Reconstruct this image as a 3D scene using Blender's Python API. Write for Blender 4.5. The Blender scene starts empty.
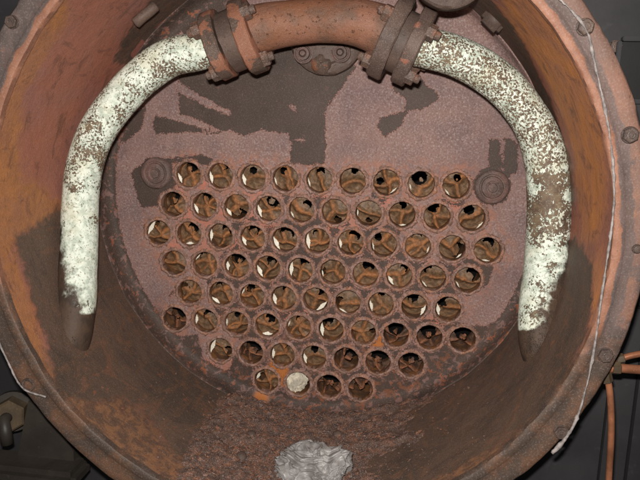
import bpy, bmesh, math, random
import numpy as np
from mathutils import Vector, Matrix, noise as mnoise
from mathutils.geometry import delaunay_2d_cdt

# ------------------------------------------------------------------ camera, world, flash, exposure
CAM_LOC = (0.15437, -1.11567, 0.14459)
CAM_RIGHT = (0.990041, 0.138074, 0.027461)
CAM_UP = (-0.052774, 0.183176, 0.981663)
CAM_FWD = (-0.130512, 0.973336, -0.188638)
YF = -0.3376
RING_OUT = 0.4379
PITCH, TX, TZ, ROW = 0.05952, -0.00032, -0.07381, 0.05480
scene = bpy.context.scene
COL = scene.collection
cam_data = bpy.data.cameras.new('camera')
cam = bpy.data.objects.new('camera', cam_data)
COL.objects.link(cam)
cam_data.sensor_width = 36.0
cam_data.lens = 36.0
cam_data.clip_start = 0.01
cam_data.clip_end = 50.0
M = Matrix.Identity(4)
for r in range(3):
    M[r][0] = CAM_RIGHT[r]; M[r][1] = CAM_UP[r]; M[r][2] = -CAM_FWD[r]; M[r][3] = CAM_LOC[r]
cam.matrix_world = M
scene.camera = cam

world = bpy.data.worlds.new('World')
scene.world = world
world.use_nodes = True
world.node_tree.nodes['Background'].inputs[0].default_value = (1.0, 0.96, 0.90, 1)
world.node_tree.nodes['Background'].inputs[1].default_value = 0.045

fd = bpy.data.lights.new('camera_flash', 'AREA')
fd.shape = 'RECTANGLE'; fd.size = 0.035; fd.size_y = 0.018
fd.energy = 13.0
fd.color = (1.0, 0.965, 0.91)
flash = bpy.data.objects.new('camera_flash', fd)
COL.objects.link(flash)
MF = M.copy()
FL = Vector(CAM_LOC) + Vector(CAM_UP) * 0.065 + Vector(CAM_RIGHT) * -0.015
for r in range(3): MF[r][3] = FL[r]
flash.matrix_world = MF

scene.view_settings.view_transform = 'Standard'
scene.view_settings.look = 'None'
scene.view_settings.exposure = 0.0
scene.view_settings.gamma = 1.0
scene.view_settings.use_curve_mapping = False

# ------------------------------------------------------------------ traced outlines (metres; plate: x,z; shell: arc from the bottom, depth)
R = 0.40
PLATE_DARK = [
    [(-0.416,0.07388),(-0.3837,0.1643),(-0.3058,0.269),(-0.2753,0.4327),(-0.1358,0.4316),(-0.1347,0.2378),(-0.2154,0.2264),(-0.2887,0.2097),(-0.3561,0.1385),(-0.3912,0.06565)],
    [(-0.2578,0.2007),(-0.1726,0.2747),(0.02906,0.2769),(0.05621,0.2285),(0.007033,0.1588),(0.008523,0.06235),(-0.05019,0.06345),(-0.05095,0.1026),(-0.05453,0.1155),(-0.1048,0.1205),(-0.1386,0.1097),(-0.159,0.1188),(-0.1864,0.1115),(-0.2348,0.1133),(-0.2979,0.1081),(-0.3047,0.1211),(-0.2971,0.1445),(-0.2518,0.1391),(-0.2579,0.1975)],
    [(-0.3731,0.09228),(-0.3431,0.1367),(-0.3179,0.1571),(-0.326,0.1172),(-0.3552,0.09286)],
    [(-0.3461,0.03543),(-0.3131,0.06255),(-0.2705,0.06543),(-0.2642,0.01819),(-0.3008,-0.02478),(-0.3298,-0.02612),(-0.3397,0.008162)],
    [(-0.267,0.06219),(-0.2213,0.07254),(-0.1935,0.06484),(-0.159,0.0561),(-0.1936,0.05145),(-0.2284,0.05888),(-0.2601,0.05232)],
    [(0.1199,0.1958),(0.1327,0.254),(0.1516,0.2482),(0.1727,0.2031),(0.1984,0.1883),(0.1961,0.176),(0.1688,0.1629),(0.1561,0.1657),(0.1383,0.1434),(0.1418,0.1372),(0.1111,0.1142),(0.09743,0.1328),(0.1033,0.1456),(0.144,0.1561),(0.146,0.1779)],
    [(0.2901,0.06971),(0.2868,0.1135),(0.3201,0.1177),(0.3333,0.1057),(0.3369,0.06203),(0.3188,0.05817),(0.3117,0.07052)],
    [(0.2645,0.03686),(0.2751,0.0628),(0.2963,0.06994),(0.3186,0.06132),(0.3277,0.0395),(0.3224,0.0137),(0.3013,0.004372),(0.279,0.009812)],
    [(-0.1953,-0.1238),(-0.133,-0.07904),(-0.05951,-0.04217),(-0.01534,0.008492),(0.0293,0.006905),(0.05775,-0.04531),(0.1197,-0.04752),(0.1924,-0.101),(0.3115,-0.08692),(0.3033,-0.1358),(0.2653,-0.1564),(0.213,-0.1544),(0.1519,-0.1658),(0.1983,-0.2035),(0.225,-0.2072),(0.3074,-0.2123),(0.3442,-0.1784),(0.3748,-0.1401),(0.4314,-0.2086),(0.3434,-0.3862),(0.01551,-0.4587),(-0.3619,-0.37),(-0.4258,-0.2121),(-0.4266,0.05525),(-0.4044,0.07428),(-0.3983,-0.07421),(-0.3718,-0.1692),(-0.3338,-0.2356),(-0.2877,-0.2185),(-0.2732,-0.1823),(-0.2186,-0.1672)],
    [(-0.1574,-0.04704),(-0.1018,-0.0315),(-0.08326,-0.047),(-0.1368,-0.06074),(-0.1517,-0.08004)],
    [(-0.06396,0.00457),(-0.02435,0.009879),(0.02043,0.006512),(0.01201,-0.009894),(-0.05064,-0.02903)],
    [(0.09906,0.02227),(0.1256,0.01117),(0.1157,0.0001864),(0.09436,0.009784)],
    [(0.1943,0.01421),(0.2625,0.006874),(0.2796,0.002475),(0.2291,0.001878)],
    [(0.1193,-0.03862),(0.1459,-0.04617),(0.1413,-0.0607),(0.1251,-0.05082)]]
PLATE_LIGHT = [
    [(0.3039,0.09848),(0.3065,0.1203),(0.3121,0.1187),(0.3142,0.09258),(0.3154,0.07066),(0.3087,0.07671)],
    [(-0.2766,0.2693),(-0.2473,0.2847),(-0.2331,0.2598),(-0.266,0.2459)],
    [(-0.2646,0.207),(-0.2408,0.1927),(-0.2067,0.1728),(-0.1523,0.147),(-0.1659,0.1415),(-0.2136,0.1597),(-0.2581,0.182)],
    [(-0.318,0.1518),(-0.238,0.1408),(-0.1864,0.1226),(-0.1693,0.1126),(-0.1933,0.1119),(-0.2347,0.1238),(-0.2693,0.1327),(-0.3042,0.139)],
    [(-0.06072,0.1635),(-0.04556,0.1651),(-0.04065,0.1512),(-0.05198,0.156)],
    [(-0.04775,0.1092),(-0.02445,0.1067),(-0.02758,0.09886),(-0.04561,0.1022)],
    [(-0.2088,-0.1398),(-0.1956,-0.1966),(-0.1706,-0.2535),(-0.1358,-0.2705),(-0.1648,-0.3367),(-0.21,-0.3264),(-0.2253,-0.2674),(-0.2888,-0.2783),(-0.3017,-0.2274),(-0.2674,-0.182)],
    [(0.2929,-0.2282),(0.3215,-0.2168),(0.3112,-0.2399),(0.2943,-0.2468)]]
PLATE_SALMON = [(-0.2059,0.0165),(-0.2384,-0.03993),(-0.2101,-0.05522),(-0.1187,0.003962),(-0.1799,-0.03342),(-0.09241,-0.05112),(-0.1185,-0.02683),(-0.266,-0.09374),(-0.2085,-0.09623),(-0.1461,-0.08905),(-0.05645,-0.2179),(0.05749,-0.03814),(0.2359,0.0004571),(0.1175,0.0002656),(0.09463,-0.07946),(0.03108,-0.04847),(-0.21,-0.3264),(-0.157,-0.328),(-0.0284,-0.2159),(0.2179,-0.2058),(0.002579,0.0075),(-0.2644,0.00674)]
PLATE_OCHRE = [(-0.06027,-0.3279),(-0.05624,-0.3395),(-0.07001,-0.3168),(0.1147,-0.2532),(-0.02514,-0.3649),(-0.09815,-0.3795)]
SHELL_DARK = [
    [(-0.5894,-0.2759),(-0.6065,-0.1523),(-0.6131,-0.0203),(-0.4938,0.006455),(-0.3394,0.004046),(-0.2309,-0.004996),(-0.1072,0.0168),(0.1668,0.003993),(0.3112,-0.02551),(0.4472,-0.007691),(0.5523,0.03652),(0.6079,-0.1608),(0.5966,-0.2575),(0.5214,-0.3174),(0.4434,-0.323),(0.3729,-0.3187),(0.2966,-0.3025),(0.202,-0.299),(0.09358,-0.3811),(-0.09652,-0.4156),(-0.1313,-0.2934),(-0.1766,-0.266),(-0.2183,-0.2321),(-0.2682,-0.2115),(-0.3004,-0.2365),(-0.3293,-0.2995),(-0.3631,-0.3269),(-0.4366,-0.2923),(-0.5116,-0.2777)],
    [(-0.8726,-0.09695),(-0.9078,-0.1007),(-0.9874,-0.1336),(-1.081,-0.2734),(-1.181,-0.1494),(-1.014,0.5062),(-0.9098,0.2707),(-0.9114,-0.005084),(-0.8561,-0.0247)],
    [(1.029,-0.3609),(0.9818,-0.1647),(0.9279,-0.1468),(0.8634,-0.1016),(0.7978,-0.09825),(0.7218,-0.1281),(0.6567,-0.1427),(0.5984,0.0901),(0.7003,0.6509),(1.159,1.677),(1.127,-0.1974)]]
SHELL_ORANGE = [
    [(-0.7967,-0.3447),(-0.9357,-0.3341),(-1.003,-0.3441),(-0.9144,-0.2783),(-0.7889,-0.2863),(-0.6865,-0.2599),(-0.6297,-0.1552),(-0.6049,-0.1526),(-0.5894,-0.2759),(-0.5159,-0.3456),(-0.6586,-0.3891)],
    [(1.013,-0.2597),(0.9567,-0.4234),(0.9044,-0.3627),(0.8537,-0.3341),(0.7761,-0.3282),(0.6839,-0.3037),(0.6272,-0.2641),(0.6171,-0.1946),(0.6943,-0.1516),(0.7673,-0.1541),(0.8446,-0.1305),(0.9379,-0.143)],
    [(0.6118,-0.2847),(0.5738,-0.3597),(0.5083,-0.3874),(0.4237,-0.3728),(0.3198,-0.3649),(0.2151,-0.365),(0.187,-0.3024),(0.2987,-0.286),(0.3823,-0.3046),(0.4607,-0.3105),(0.5329,-0.3111),(0.5966,-0.2575)],
    [(-0.5717,-0.2761),(-0.4528,-0.2919),(-0.3613,-0.3236),(-0.3027,-0.2329),(-0.2405,-0.2259),(-0.1262,-0.2898),(-0.1693,-0.3773),(-0.3229,-0.3758),(-0.4675,-0.3745),(-0.5696,-0.3341)],
    [(0.2114,-0.2247),(0.2391,-0.2382),(0.2335,-0.2831),(0.2098,-0.2915),(0.1948,-0.2555)]]
SHELL_LIGHT = [
    [(-0.9254,0.04179),(-0.9557,0.07237),(-0.9342,0.148),(-0.9088,0.09465)],
    [(-0.884,-0.05035),(-0.9162,-0.04642),(-0.9085,-0.009526),(-0.877,-0.02117)],
    [(-0.9447,-0.03711),(-0.9865,-0.02532),(-0.9819,-0.001429),(-0.9372,-0.001872)]]
TUBE_PLUGS = [(-0.299,0,0.03633),(0.2971,0,0.03585)]
LEFT_PIPE = [(-0.1591,-0.1,0.25),(-0.1886,-0.1,0.2404),(-0.2303,-0.104,0.2303),(-0.2735,-0.11,0.2012),(-0.3141,-0.12,0.1577),(-0.344,-0.132,0.1111),(-0.361,-0.143,0.05838),(-0.3664,-0.152,0.002526),(-0.3648,-0.163,-0.05287),(-0.3619,-0.178,-0.1072),(-0.3573,-0.195,-0.152),(-0.3531,-0.215,-0.2033)]
RIGHT_PIPE = [(0.1518,-0.1,0.2539),(0.1775,-0.1,0.2499),(0.2152,-0.1,0.2403),(0.2642,-0.098,0.2165),(0.3083,-0.096,0.1808),(0.3432,-0.095,0.1343),(0.3639,-0.096,0.08221),(0.3723,-0.1,0.0293),(0.3744,-0.11,-0.03124),(0.3723,-0.122,-0.0838),(0.3657,-0.138,-0.1274),(0.3586,-0.16,-0.1762)]
HEADER_PATH = [(-0.1221,-0.105,0.2604),(-0.09029,-0.105,0.2742),(-0.04476,-0.105,0.2834),(0.009435,-0.105,0.2883),(0.05842,-0.105,0.2872),(0.09816,-0.105,0.2774),(0.132,-0.105,0.2604)]
LEFT_FLANGES = [(-0.1501,-0.103,0.2513),(-0.1018,-0.103,0.2654)]
RIGHT_FLANGES = [(0.1534,-0.103,0.2522),(0.1182,-0.103,0.2648)]
BOSS = [(0.009282,-0.03,0.2755),(-0.02666,-0.03,0.2464),(0.03495,-0.03,0.2489),(0.003913,-0.03,0.2309)]
UPPER_CAP = [(0.1967,-0.17,0.3485)]
RING_BOLTS = [(-0.3473,-0.3376,0.251),(0.3411,-0.3376,0.2511),(0.4018,-0.3376,0.1342),(0.4028,-0.3376,-0.1294),(0.3614,-0.3376,-0.2345),(-0.3563,-0.3376,-0.2347),(0.4244,-0.3376,0.003188)]
CORD = [(0.3011,-0.3436,0.2869),(0.316,-0.3436,0.2744),(0.3301,-0.3436,0.2608),(0.3435,-0.3436,0.2429),(0.3527,-0.3436,0.2153),(0.3652,-0.3436,0.1775),(0.3768,-0.3436,0.1392),(0.3854,-0.3436,0.1001),(0.3908,-0.3436,0.06013),(0.3915,-0.3436,0.01326),(0.3899,-0.3436,-0.03486),(0.3888,-0.3436,-0.07795),(0.3876,-0.3436,-0.122),(0.3847,-0.3436,-0.1607),(0.3776,-0.3436,-0.2072),(0.3664,-0.3436,-0.239),(0.3517,-0.3436,-0.2609)]
WIRE = [(-0.4024,-0.3406,-0.1494),(-0.3925,-0.3406,-0.1776),(-0.3823,-0.3406,-0.2017),(-0.3692,-0.3406,-0.2301),(-0.3564,-0.3406,-0.2424),(-0.3284,-0.3406,-0.2488)]
WALL_POINTS = [(-0.08451,-0.1475,-0.391),(0.06029,-0.1113,-0.3954),(-0.08305,-0.2176,-0.3913),(0.2079,-0.2583,-0.3417),(0.03336,-0.2185,-0.3986),(0.2703,-0.08295,0.2949),(-0.2819,-0.1309,0.2838),(-0.2489,-0.123,0.3132)]
COPPER_DOWN = [(0.4191,-0.3,-0.172),(0.424,-0.3,-0.1838),(0.43,-0.3,-0.2163),(0.4345,-0.3,-0.2578),(0.4373,-0.3,-0.3074),(0.4418,-0.3,-0.3728)]
COPPER_SIDE = [(0.4143,-0.3,-0.1615),(0.4299,-0.3,-0.1589),(0.4468,-0.3,-0.1588),(0.4827,-0.3,-0.1585)]
COPPER_UPPER = [(0.4308,-0.28,-0.1585),(0.4402,-0.28,-0.1536),(0.4567,-0.28,-0.1468),(0.4875,-0.28,-0.1389)]
BACK_POINTS = [(0.4142,-0.2,0.2452),(0.4197,-0.2,0.2516),(0.4778,-0.2,0.1789),(0.5058,-0.2,-0.3034)]
LOWER_LEFT = [(-0.4408,-0.26,-0.3254),(-0.4975,-0.26,-0.3994),(-0.3151,-0.26,-0.4056),(-0.4634,-0.26,-0.4044),(-0.4055,-0.26,-0.2971),(-0.3351,-0.26,-0.3738)]

random.seed(7)
rng = np.random.default_rng(11)

# ------------------------------------------------------------------ helpers
ORIGIN = {}
def link(o, parent=None, origin=(0, 0, 0)):
    COL.objects.link(o)
    origin = Vector(origin)
    ORIGIN[o.name] = origin
    if parent is not None:
        o.parent = parent
        o.location = origin - ORIGIN[parent.name]
    else:
        o.location = origin
    return o
def tag(o, label=None, cat=None, group=None, kind=None):
    if label: o['label'] = label
    if cat: o['category'] = cat
    if group: o['group'] = group
    if kind: o['kind'] = kind
    return o
def empty(name, origin, label, cat, group=None):
    o = bpy.data.objects.new(name, None)
    o.empty_display_size = 0.05
    return tag(link(o, None, origin), label, cat, group)
def mesh(name, verts, faces, mat, smooth=True, sharp=None):
    me = bpy.data.meshes.new(name)
    me.from_pydata([tuple(v) for v in verts], [], [tuple(f) for f in faces])
    me.validate()
    bm = bmesh.new(); bm.from_mesh(me)
    bmesh.ops.recalc_face_normals(bm, faces=bm.faces)
    bm.to_mesh(me); bm.free()
    me.materials.append(mat)
    me.polygons.foreach_set('use_smooth', [smooth] * len(me.polygons))
    if sharp:
        try: me.set_sharp_from_angle(angle=math.radians(sharp))
        except Exception: pass
    return me
def obj(name, verts, faces, mat, parent=None, origin=None, smooth=True, sharp=None):
    V = np.array([tuple(v) for v in verts], float)
    if origin is None:
        origin = (V.min(0) + V.max(0)) / 2
    V = V - np.array(tuple(origin))
    o = bpy.data.objects.new(name, mesh(name, V, faces, mat, smooth, sharp))
    return link(o, parent, origin)
def put(name, me, parent, loc, axis=None, spin=0.0, scale=1.0):
    o = bpy.data.objects.new(name, me)
    link(o, parent, loc)
    if axis is not None:
        qd = Vector((0, -1, 0)).rotation_difference(Vector(axis).normalized())
        o.rotation_mode = 'QUATERNION'
        o.rotation_quaternion = qd @ Matrix.Rotation(spin, 4, 'Y').to_quaternion()
    else:
        o.rotation_euler = (0, spin, 0)
    o.scale = (scale,) * 3
    return o
def attr(me, name, vals):
    a = me.attributes.new(name, 'FLOAT', 'POINT')
    a.data.foreach_set('value', np.asarray(vals, np.float32))
def n3(p, s, o=0.0):
    return mnoise.noise(Vector((p[0] * s + o, p[1] * s + o * 1.7, p[2] * s - o)))
def fbm(p, s, o=0.0, oc=4):
    return mnoise.fractal(Vector((p[0] * s + o, p[1] * s + o * 1.7, p[2] * s - o)), 0.9, 2.1, oc)
def sdf(P, poly):
    """signed distance, positive inside"""
    P = np.asarray(P, float); A = np.array(poly, float); B = np.roll(A, -1, 0)
    d = np.full(len(P), 1e9); ins = np.zeros(len(P), bool)
    for a, b in zip(A, B):
        e = b - a; w = P - a
        t = np.clip((w @ e) / max(e @ e, 1e-12), 0, 1)
        d = np.minimum(d, np.hypot(*(w - t[:, None] * e).T))
        c = (a[1] > P[:, 1]) != (b[1] > P[:, 1])
        with np.errstate(divide='ignore', invalid='ignore'):
            xs = a[0] + (P[:, 1] - a[1]) * e[0] / (e[1] if e[1] else 1e-12)
        ins ^= c & (P[:, 0] < xs)
    return np.where(ins, d, -d)
def union(P, polys):
    return np.max([sdf(P, p) for p in polys], 0)
def catmull(pts, n):
    P = [Vector(p) for p in pts]
    P = [2 * P[0] - P[1]] + P + [2 * P[-1] - P[-2]]
    out = []
    for i in range(1, len(P) - 2):
        for k in range(n):
            t = k / n
            a, b, c, d = P[i - 1], P[i], P[i + 1], P[i + 2]
            out.append(0.5 * (2 * b + (c - a) * t + (2 * a - 5 * b + 4 * c - d) * t * t + (3 * b - a - 3 * c + d) * t ** 3))
    out.append(P[-2])
    return out
def sweep(path, rad, seg=24, caps=True, wob=0.0, wsc=40.0):
    """round tube along a list of points; rad is a number or a function of 0..1"""
    n = len(path); V = []; F = []
    T = [(path[min(i + 1, n - 1)] - path[max(i - 1, 0)]).normalized() for i in range(n)]
    up = Vector((0, 1, 0))
    if abs(T[0].dot(up)) > 0.9: up = Vector((1, 0, 0))
    N = (up - T[0] * up.dot(T[0])).normalized()
    for i in range(n):
        N = (N - T[i] * N.dot(T[i])).normalized()
        B = T[i].cross(N)
        r = rad(i / (n - 1)) if callable(rad) else rad
        for k in range(seg):
            a = 2 * math.pi * k / seg
            p = path[i] + (N * math.cos(a) + B * math.sin(a)) * r
            if wob: p = p + (N * math.cos(a) + B * math.sin(a)) * wob * n3(p, wsc)
            V.append(p)
    for i in range(n - 1):
        for k in range(seg):
            k2 = (k + 1) % seg
            F.append((i * seg + k, i * seg + k2, (i + 1) * seg + k2, (i + 1) * seg + k))
    if caps:
        F.append(tuple(range(seg))); F.append(tuple((n - 1) * seg + k for k in range(seg)))
    return V, F
def lathe(profile, seg, close=False, wob=0.0, seed=0.0, arc=None):
    """profile of (radius, y) turned about the Y axis"""
    V = []; F = []; m = len(profile)
    for k in range(seg):
        a = 2 * math.pi * k / seg
        for (r, y) in profile:
            p = Vector((r * math.sin(a), y, -r * math.cos(a)))
            if wob:
                d = Vector((math.sin(a), 0, -math.cos(a)))
                p += d * wob * fbm(p, 60, seed) + Vector((0, wob * n3(p, 90, seed + 3), 0))
            V.append(p)
    for k in range(seg):
        k2 = (k + 1) % seg
        for j in range(m if close else m - 1):
            j2 = (j + 1) % m
            F.append((k * m + j, k2 * m + j, k2 * m + j2, k * m + j2))
    return V, F
def align(V, loc, axis):
    """move a shape built about -Y to loc with its front along axis"""
    qd = Vector((0, -1, 0)).rotation_difference(Vector(axis).normalized())
    return [Vector(loc) + qd @ Vector(v) for v in V]
def join(*parts):
    V = []; F = []
    for v, f in parts:
        b = len(V); V += list(v); F += [tuple(i + b for i in q) for q in f]
    return V, F
def box(x0, x1, y0, y1, z0, z1, bev=0.0):
    bm = bmesh.new(); bmesh.ops.create_cube(bm, size=1)
    for v in bm.verts:
        v.co = Vector(((x0 + x1) / 2 + v.co.x * (x1 - x0), (y0 + y1) / 2 + v.co.y * (y1 - y0), (z0 + z1) / 2 + v.co.z * (z1 - z0)))
    if bev: bmesh.ops.bevel(bm, geom=bm.edges[:], offset=bev, segments=2, affect='EDGES')
    bm.verts.index_update()
    V = [v.co.copy() for v in bm.verts]; F = [tuple(v.index for v in f.verts) for f in bm.faces]
    bm.free(); return V, F
def hexprism(r, y0, y1, ch=0.12, sides=6):
    """hexagon head, axis Y, front at y1 (<y0), chamfered"""
    V = []; F = []
    rings = [(r, y0), (r, y1 + r * ch * 0.9), (r * (1 - ch), y1)]
    for (rr, y) in rings:
        for k in range(sides):
            a = math.pi * 2 * (k + 0.5) / sides
            V.append(Vector((rr * math.cos(a), y, rr * math.sin(a))))
    for j in range(2):
        for k in range(sides):
            k2 = (k + 1) % sides
            F.append((j * sides + k, j * sides + k2, (j + 1) * sides + k2, (j + 1) * sides + k))
    F.append(tuple(2 * sides + k for k in range(sides))); F.append(tuple(range(sides)))
    return V, F

# ------------------------------------------------------------------ materials
def lin(c):
    return tuple((x / 255 / 12.92 if x / 255 <= 0.04045 else ((x / 255 + 0.055) / 1.055) ** 2.4) for x in c) + (1,)
class NT:
    def __init__(s, name):
        s.m = bpy.data.materials.new(name); s.m.use_nodes = True
        s.t = s.m.node_tree; s.b = s.t.nodes['Principled BSDF']
        s.co = s.t.nodes.new('ShaderNodeTexCoord').outputs['Object']
    def put(s, sock, v):
        if isinstance(v, (int, float)): sock.default_value = v
        elif isinstance(v, tuple): sock.default_value = v
        else: s.t.links.new(v, sock)
    def noise(s, sc, det=4, rough=0.6, dist=0.0, co=None):
        n = s.t.nodes.new('ShaderNodeTexNoise'); s.t.links.new(co or s.co, n.inputs['Vector'])
        n.inputs['Scale'].default_value = sc; n.inputs['Detail'].default_value = det
        n.inputs['Roughness'].default_value = rough; n.inputs['Distortion'].default_value = dist
        return n.outputs['Fac']
    def voro(s, sc, feat='F1'):
        n = s.t.nodes.new('ShaderNodeTexVoronoi'); n.feature = feat; s.t.links.new(s.co, n.inputs['Vector'])
        n.inputs['Scale'].default_value = sc
        return n.outputs['Distance']
    def attr(s, name):
        n = s.t.nodes.new('ShaderNodeAttribute'); n.attribute_name = name
        return n.outputs['Fac']
    def math(s, op, a, b=0.0, c=None):
        n = s.t.nodes.new('ShaderNodeMath'); n.operation = op
        s.put(n.inputs[0], a); s.put(n.inputs[1], b)
        if c is not None: s.put(n.inputs[2], c)
        return n.outputs[0]
    def step(s, v, lo, hi, a=0.0, b=1.0):
        n = s.t.nodes.new('ShaderNodeMapRange'); n.interpolation_type = 'SMOOTHSTEP'
        s.put(n.inputs[0], v)
        for i, x in zip((1, 2, 3, 4), (lo, hi, a, b)): n.inputs[i].default_value = x
        return n.outputs[0]
    def mix(s, f, a, b):
        n = s.t.nodes.new('ShaderNodeMix'); n.data_type = 'RGBA'
        s.put(n.inputs[0], f); s.put(n.inputs[6], a); s.put(n.inputs[7], b)
        return n.outputs[2]
    def rough_edge(s, a, k1, k2, sc1=28, sc2=110):
        """signed field a (cm) broken up by noise"""
        v = s.math('MULTIPLY_ADD', s.math('SUBTRACT', s.noise(sc1, 5), 0.5), k1, a)
        return s.math('MULTIPLY_ADD', s.math('SUBTRACT', s.noise(sc2, 3), 0.5), k2, v)
    def done(s, col, rough=0.6, height=None, strength=0.4, dist=0.002, metal=0.0, spec=0.4):
        s.put(s.b.inputs['Base Color'], col); s.put(s.b.inputs['Roughness'], rough)
        s.put(s.b.inputs['Metallic'], metal); s.put(s.b.inputs['Specular IOR Level'], spec)
        if height is not None:
            b = s.t.nodes.new('ShaderNodeBump'); b.inputs['Strength'].default_value = strength
            b.inputs['Distance'].default_value = dist
            s.put(b.inputs['Height'], height); s.t.links.new(b.outputs[0], s.b.inputs['Normal'])
        return s.m
C = lin
def grain(n, col, amt=0.35, sc=900):
    """fine grit: darker and paler specks"""
    g = n.noise(sc, 2, 0.7)
    col = n.mix(n.math('MULTIPLY', n.step(g, 0.52, 0.68), amt), col, C((196, 184, 182)))
    return n.mix(n.math('MULTIPLY', n.step(g, 0.46, 0.32), amt), col, C((58, 44, 40)))

def mat_plate():
    n = NT('plate_scale')
    dk = n.math('ADD', n.rough_edge(n.attr('dark'), 1.0, 1.1, 34, 130), 0.08)
    dk = n.math('MULTIPLY_ADD', n.math('SUBTRACT', n.noise(380, 3, 0.7), 0.5), 1.5, dk)
    m = n.math('MULTIPLY', n.step(dk, -0.10, 0.10), n.step(n.noise(22, 6, 0.75), 0.30, 0.55, 1.0, 0.94))
    a = n.mix(n.step(n.noise(14, 5), 0.35, 0.65), C((143, 113, 105)), C((124, 101, 97)))
    a = n.mix(n.math('MULTIPLY', n.step(n.noise(160, 4), 0.5, 0.62), 0.35), a, C((156, 132, 130)))
    a = grain(n, a, 0.36, 330)
    ed = n.step(n.math('ABSOLUTE', n.math('ADD', dk, 0.12)), 0.16, 0.02)
    a = n.mix(n.math('MULTIPLY', ed, 0.35), a, C((172, 118, 104)))
    a = n.mix(n.math('MULTIPLY', n.step(n.noise(6, 5, 0.6), 0.45, 0.7), 0.5), a, C((112, 86, 84)))
    a = n.mix(n.math('MULTIPLY', n.step(n.noise(48, 5, 0.75), 0.58, 0.68), 0.55), a, C((104, 80, 76)))
    fieldm = n.math('MULTIPLY', n.attr('tubes'), n.step(n.noise(55, 5, 0.75), 0.42, 0.62))
    a = n.mix(n.math('MULTIPLY', fieldm, 0.6), a, C((168, 112, 88)))
    sl = n.step(n.math('MULTIPLY_ADD', n.math('SUBTRACT', n.noise(70, 4), 0.5), 1.3, n.attr('salmon')), 0.25, 0.95)
    a = n.mix(n.math('MULTIPLY', sl, n.step(n.noise(150, 4, 0.7), 0.38, 0.62, 0.35, 0.8)), a, n.mix(n.step(n.noise(60, 3), 0.42, 0.6), C((192, 116, 94)), C((170, 116, 98))))
    rm = n.step(n.math('MULTIPLY_ADD', n.math('SUBTRACT', n.noise(90, 4), 0.5), 0.8, n.attr('rim')), 0.3, 0.9)
    a = n.mix(n.math('MULTIPLY', rm, 0.65), a, C((166, 132, 124)))
    oc = n.step(n.math('MULTIPLY_ADD', n.math('SUBTRACT', n.noise(80, 4), 0.5), 1.0, n.attr('ochre')), 0.35, 0.8)
    a = n.mix(oc, a, C((176, 108, 58)))
    d = n.mix(n.step(n.noise(9, 5), 0.3, 0.7), C((76, 62, 54)), C((64, 53, 47)))
    d = n.mix(n.math('MULTIPLY', n.step(n.noise(45, 6, 0.7), 0.6, 0.72), 0.55), d, C((112, 78, 66)))
    lo = n.math('MULTIPLY', n.step(n.attr('low'), 0.0, 1.0), n.step(n.noise(35, 6, 0.7, 0.6), 0.53, 0.62))
    d = n.mix(n.math('MULTIPLY', lo, 0.8), d, C((128, 78, 52)))
    fl = n.step(n.noise(85, 6, 0.8, 0.4), 0.63, 0.67)
    d = n.mix(n.math('MULTIPLY', fl, 0.7), d, C((128, 98, 90)))
    d = grain(n, d, 0.10, 500)
    ef = n.math('MULTIPLY', n.step(n.attr('edge'), 0.1, 0.8), n.step(n.noise(75, 5, 0.7, 0.5), 0.53, 0.60))
    efc = n.mix(n.step(n.noise(40, 3), 0.48, 0.6), C((132, 102, 96)), C((152, 88, 58)))
    d = n.mix(n.math('MULTIPLY', ef, 0.8), d, efc)
    m2 = n.math('MULTIPLY', m, n.step(n.attr('ochre'), 0.75, 0.3))
    col = n.mix(m2, a, d)
    h = n.math('SUBTRACT', n.math('MULTIPLY', n.noise(260, 4), 0.3), n.math('MULTIPLY', m, 0.8))
    h = n.math('ADD', h, n.math('MULTIPLY', n.noise(40, 4), 0.4))
    return n.done(col, n.step(m, 0, 1, 0.68, 0.62), h, 0.6, 0.002, spec=0.25)
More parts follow.
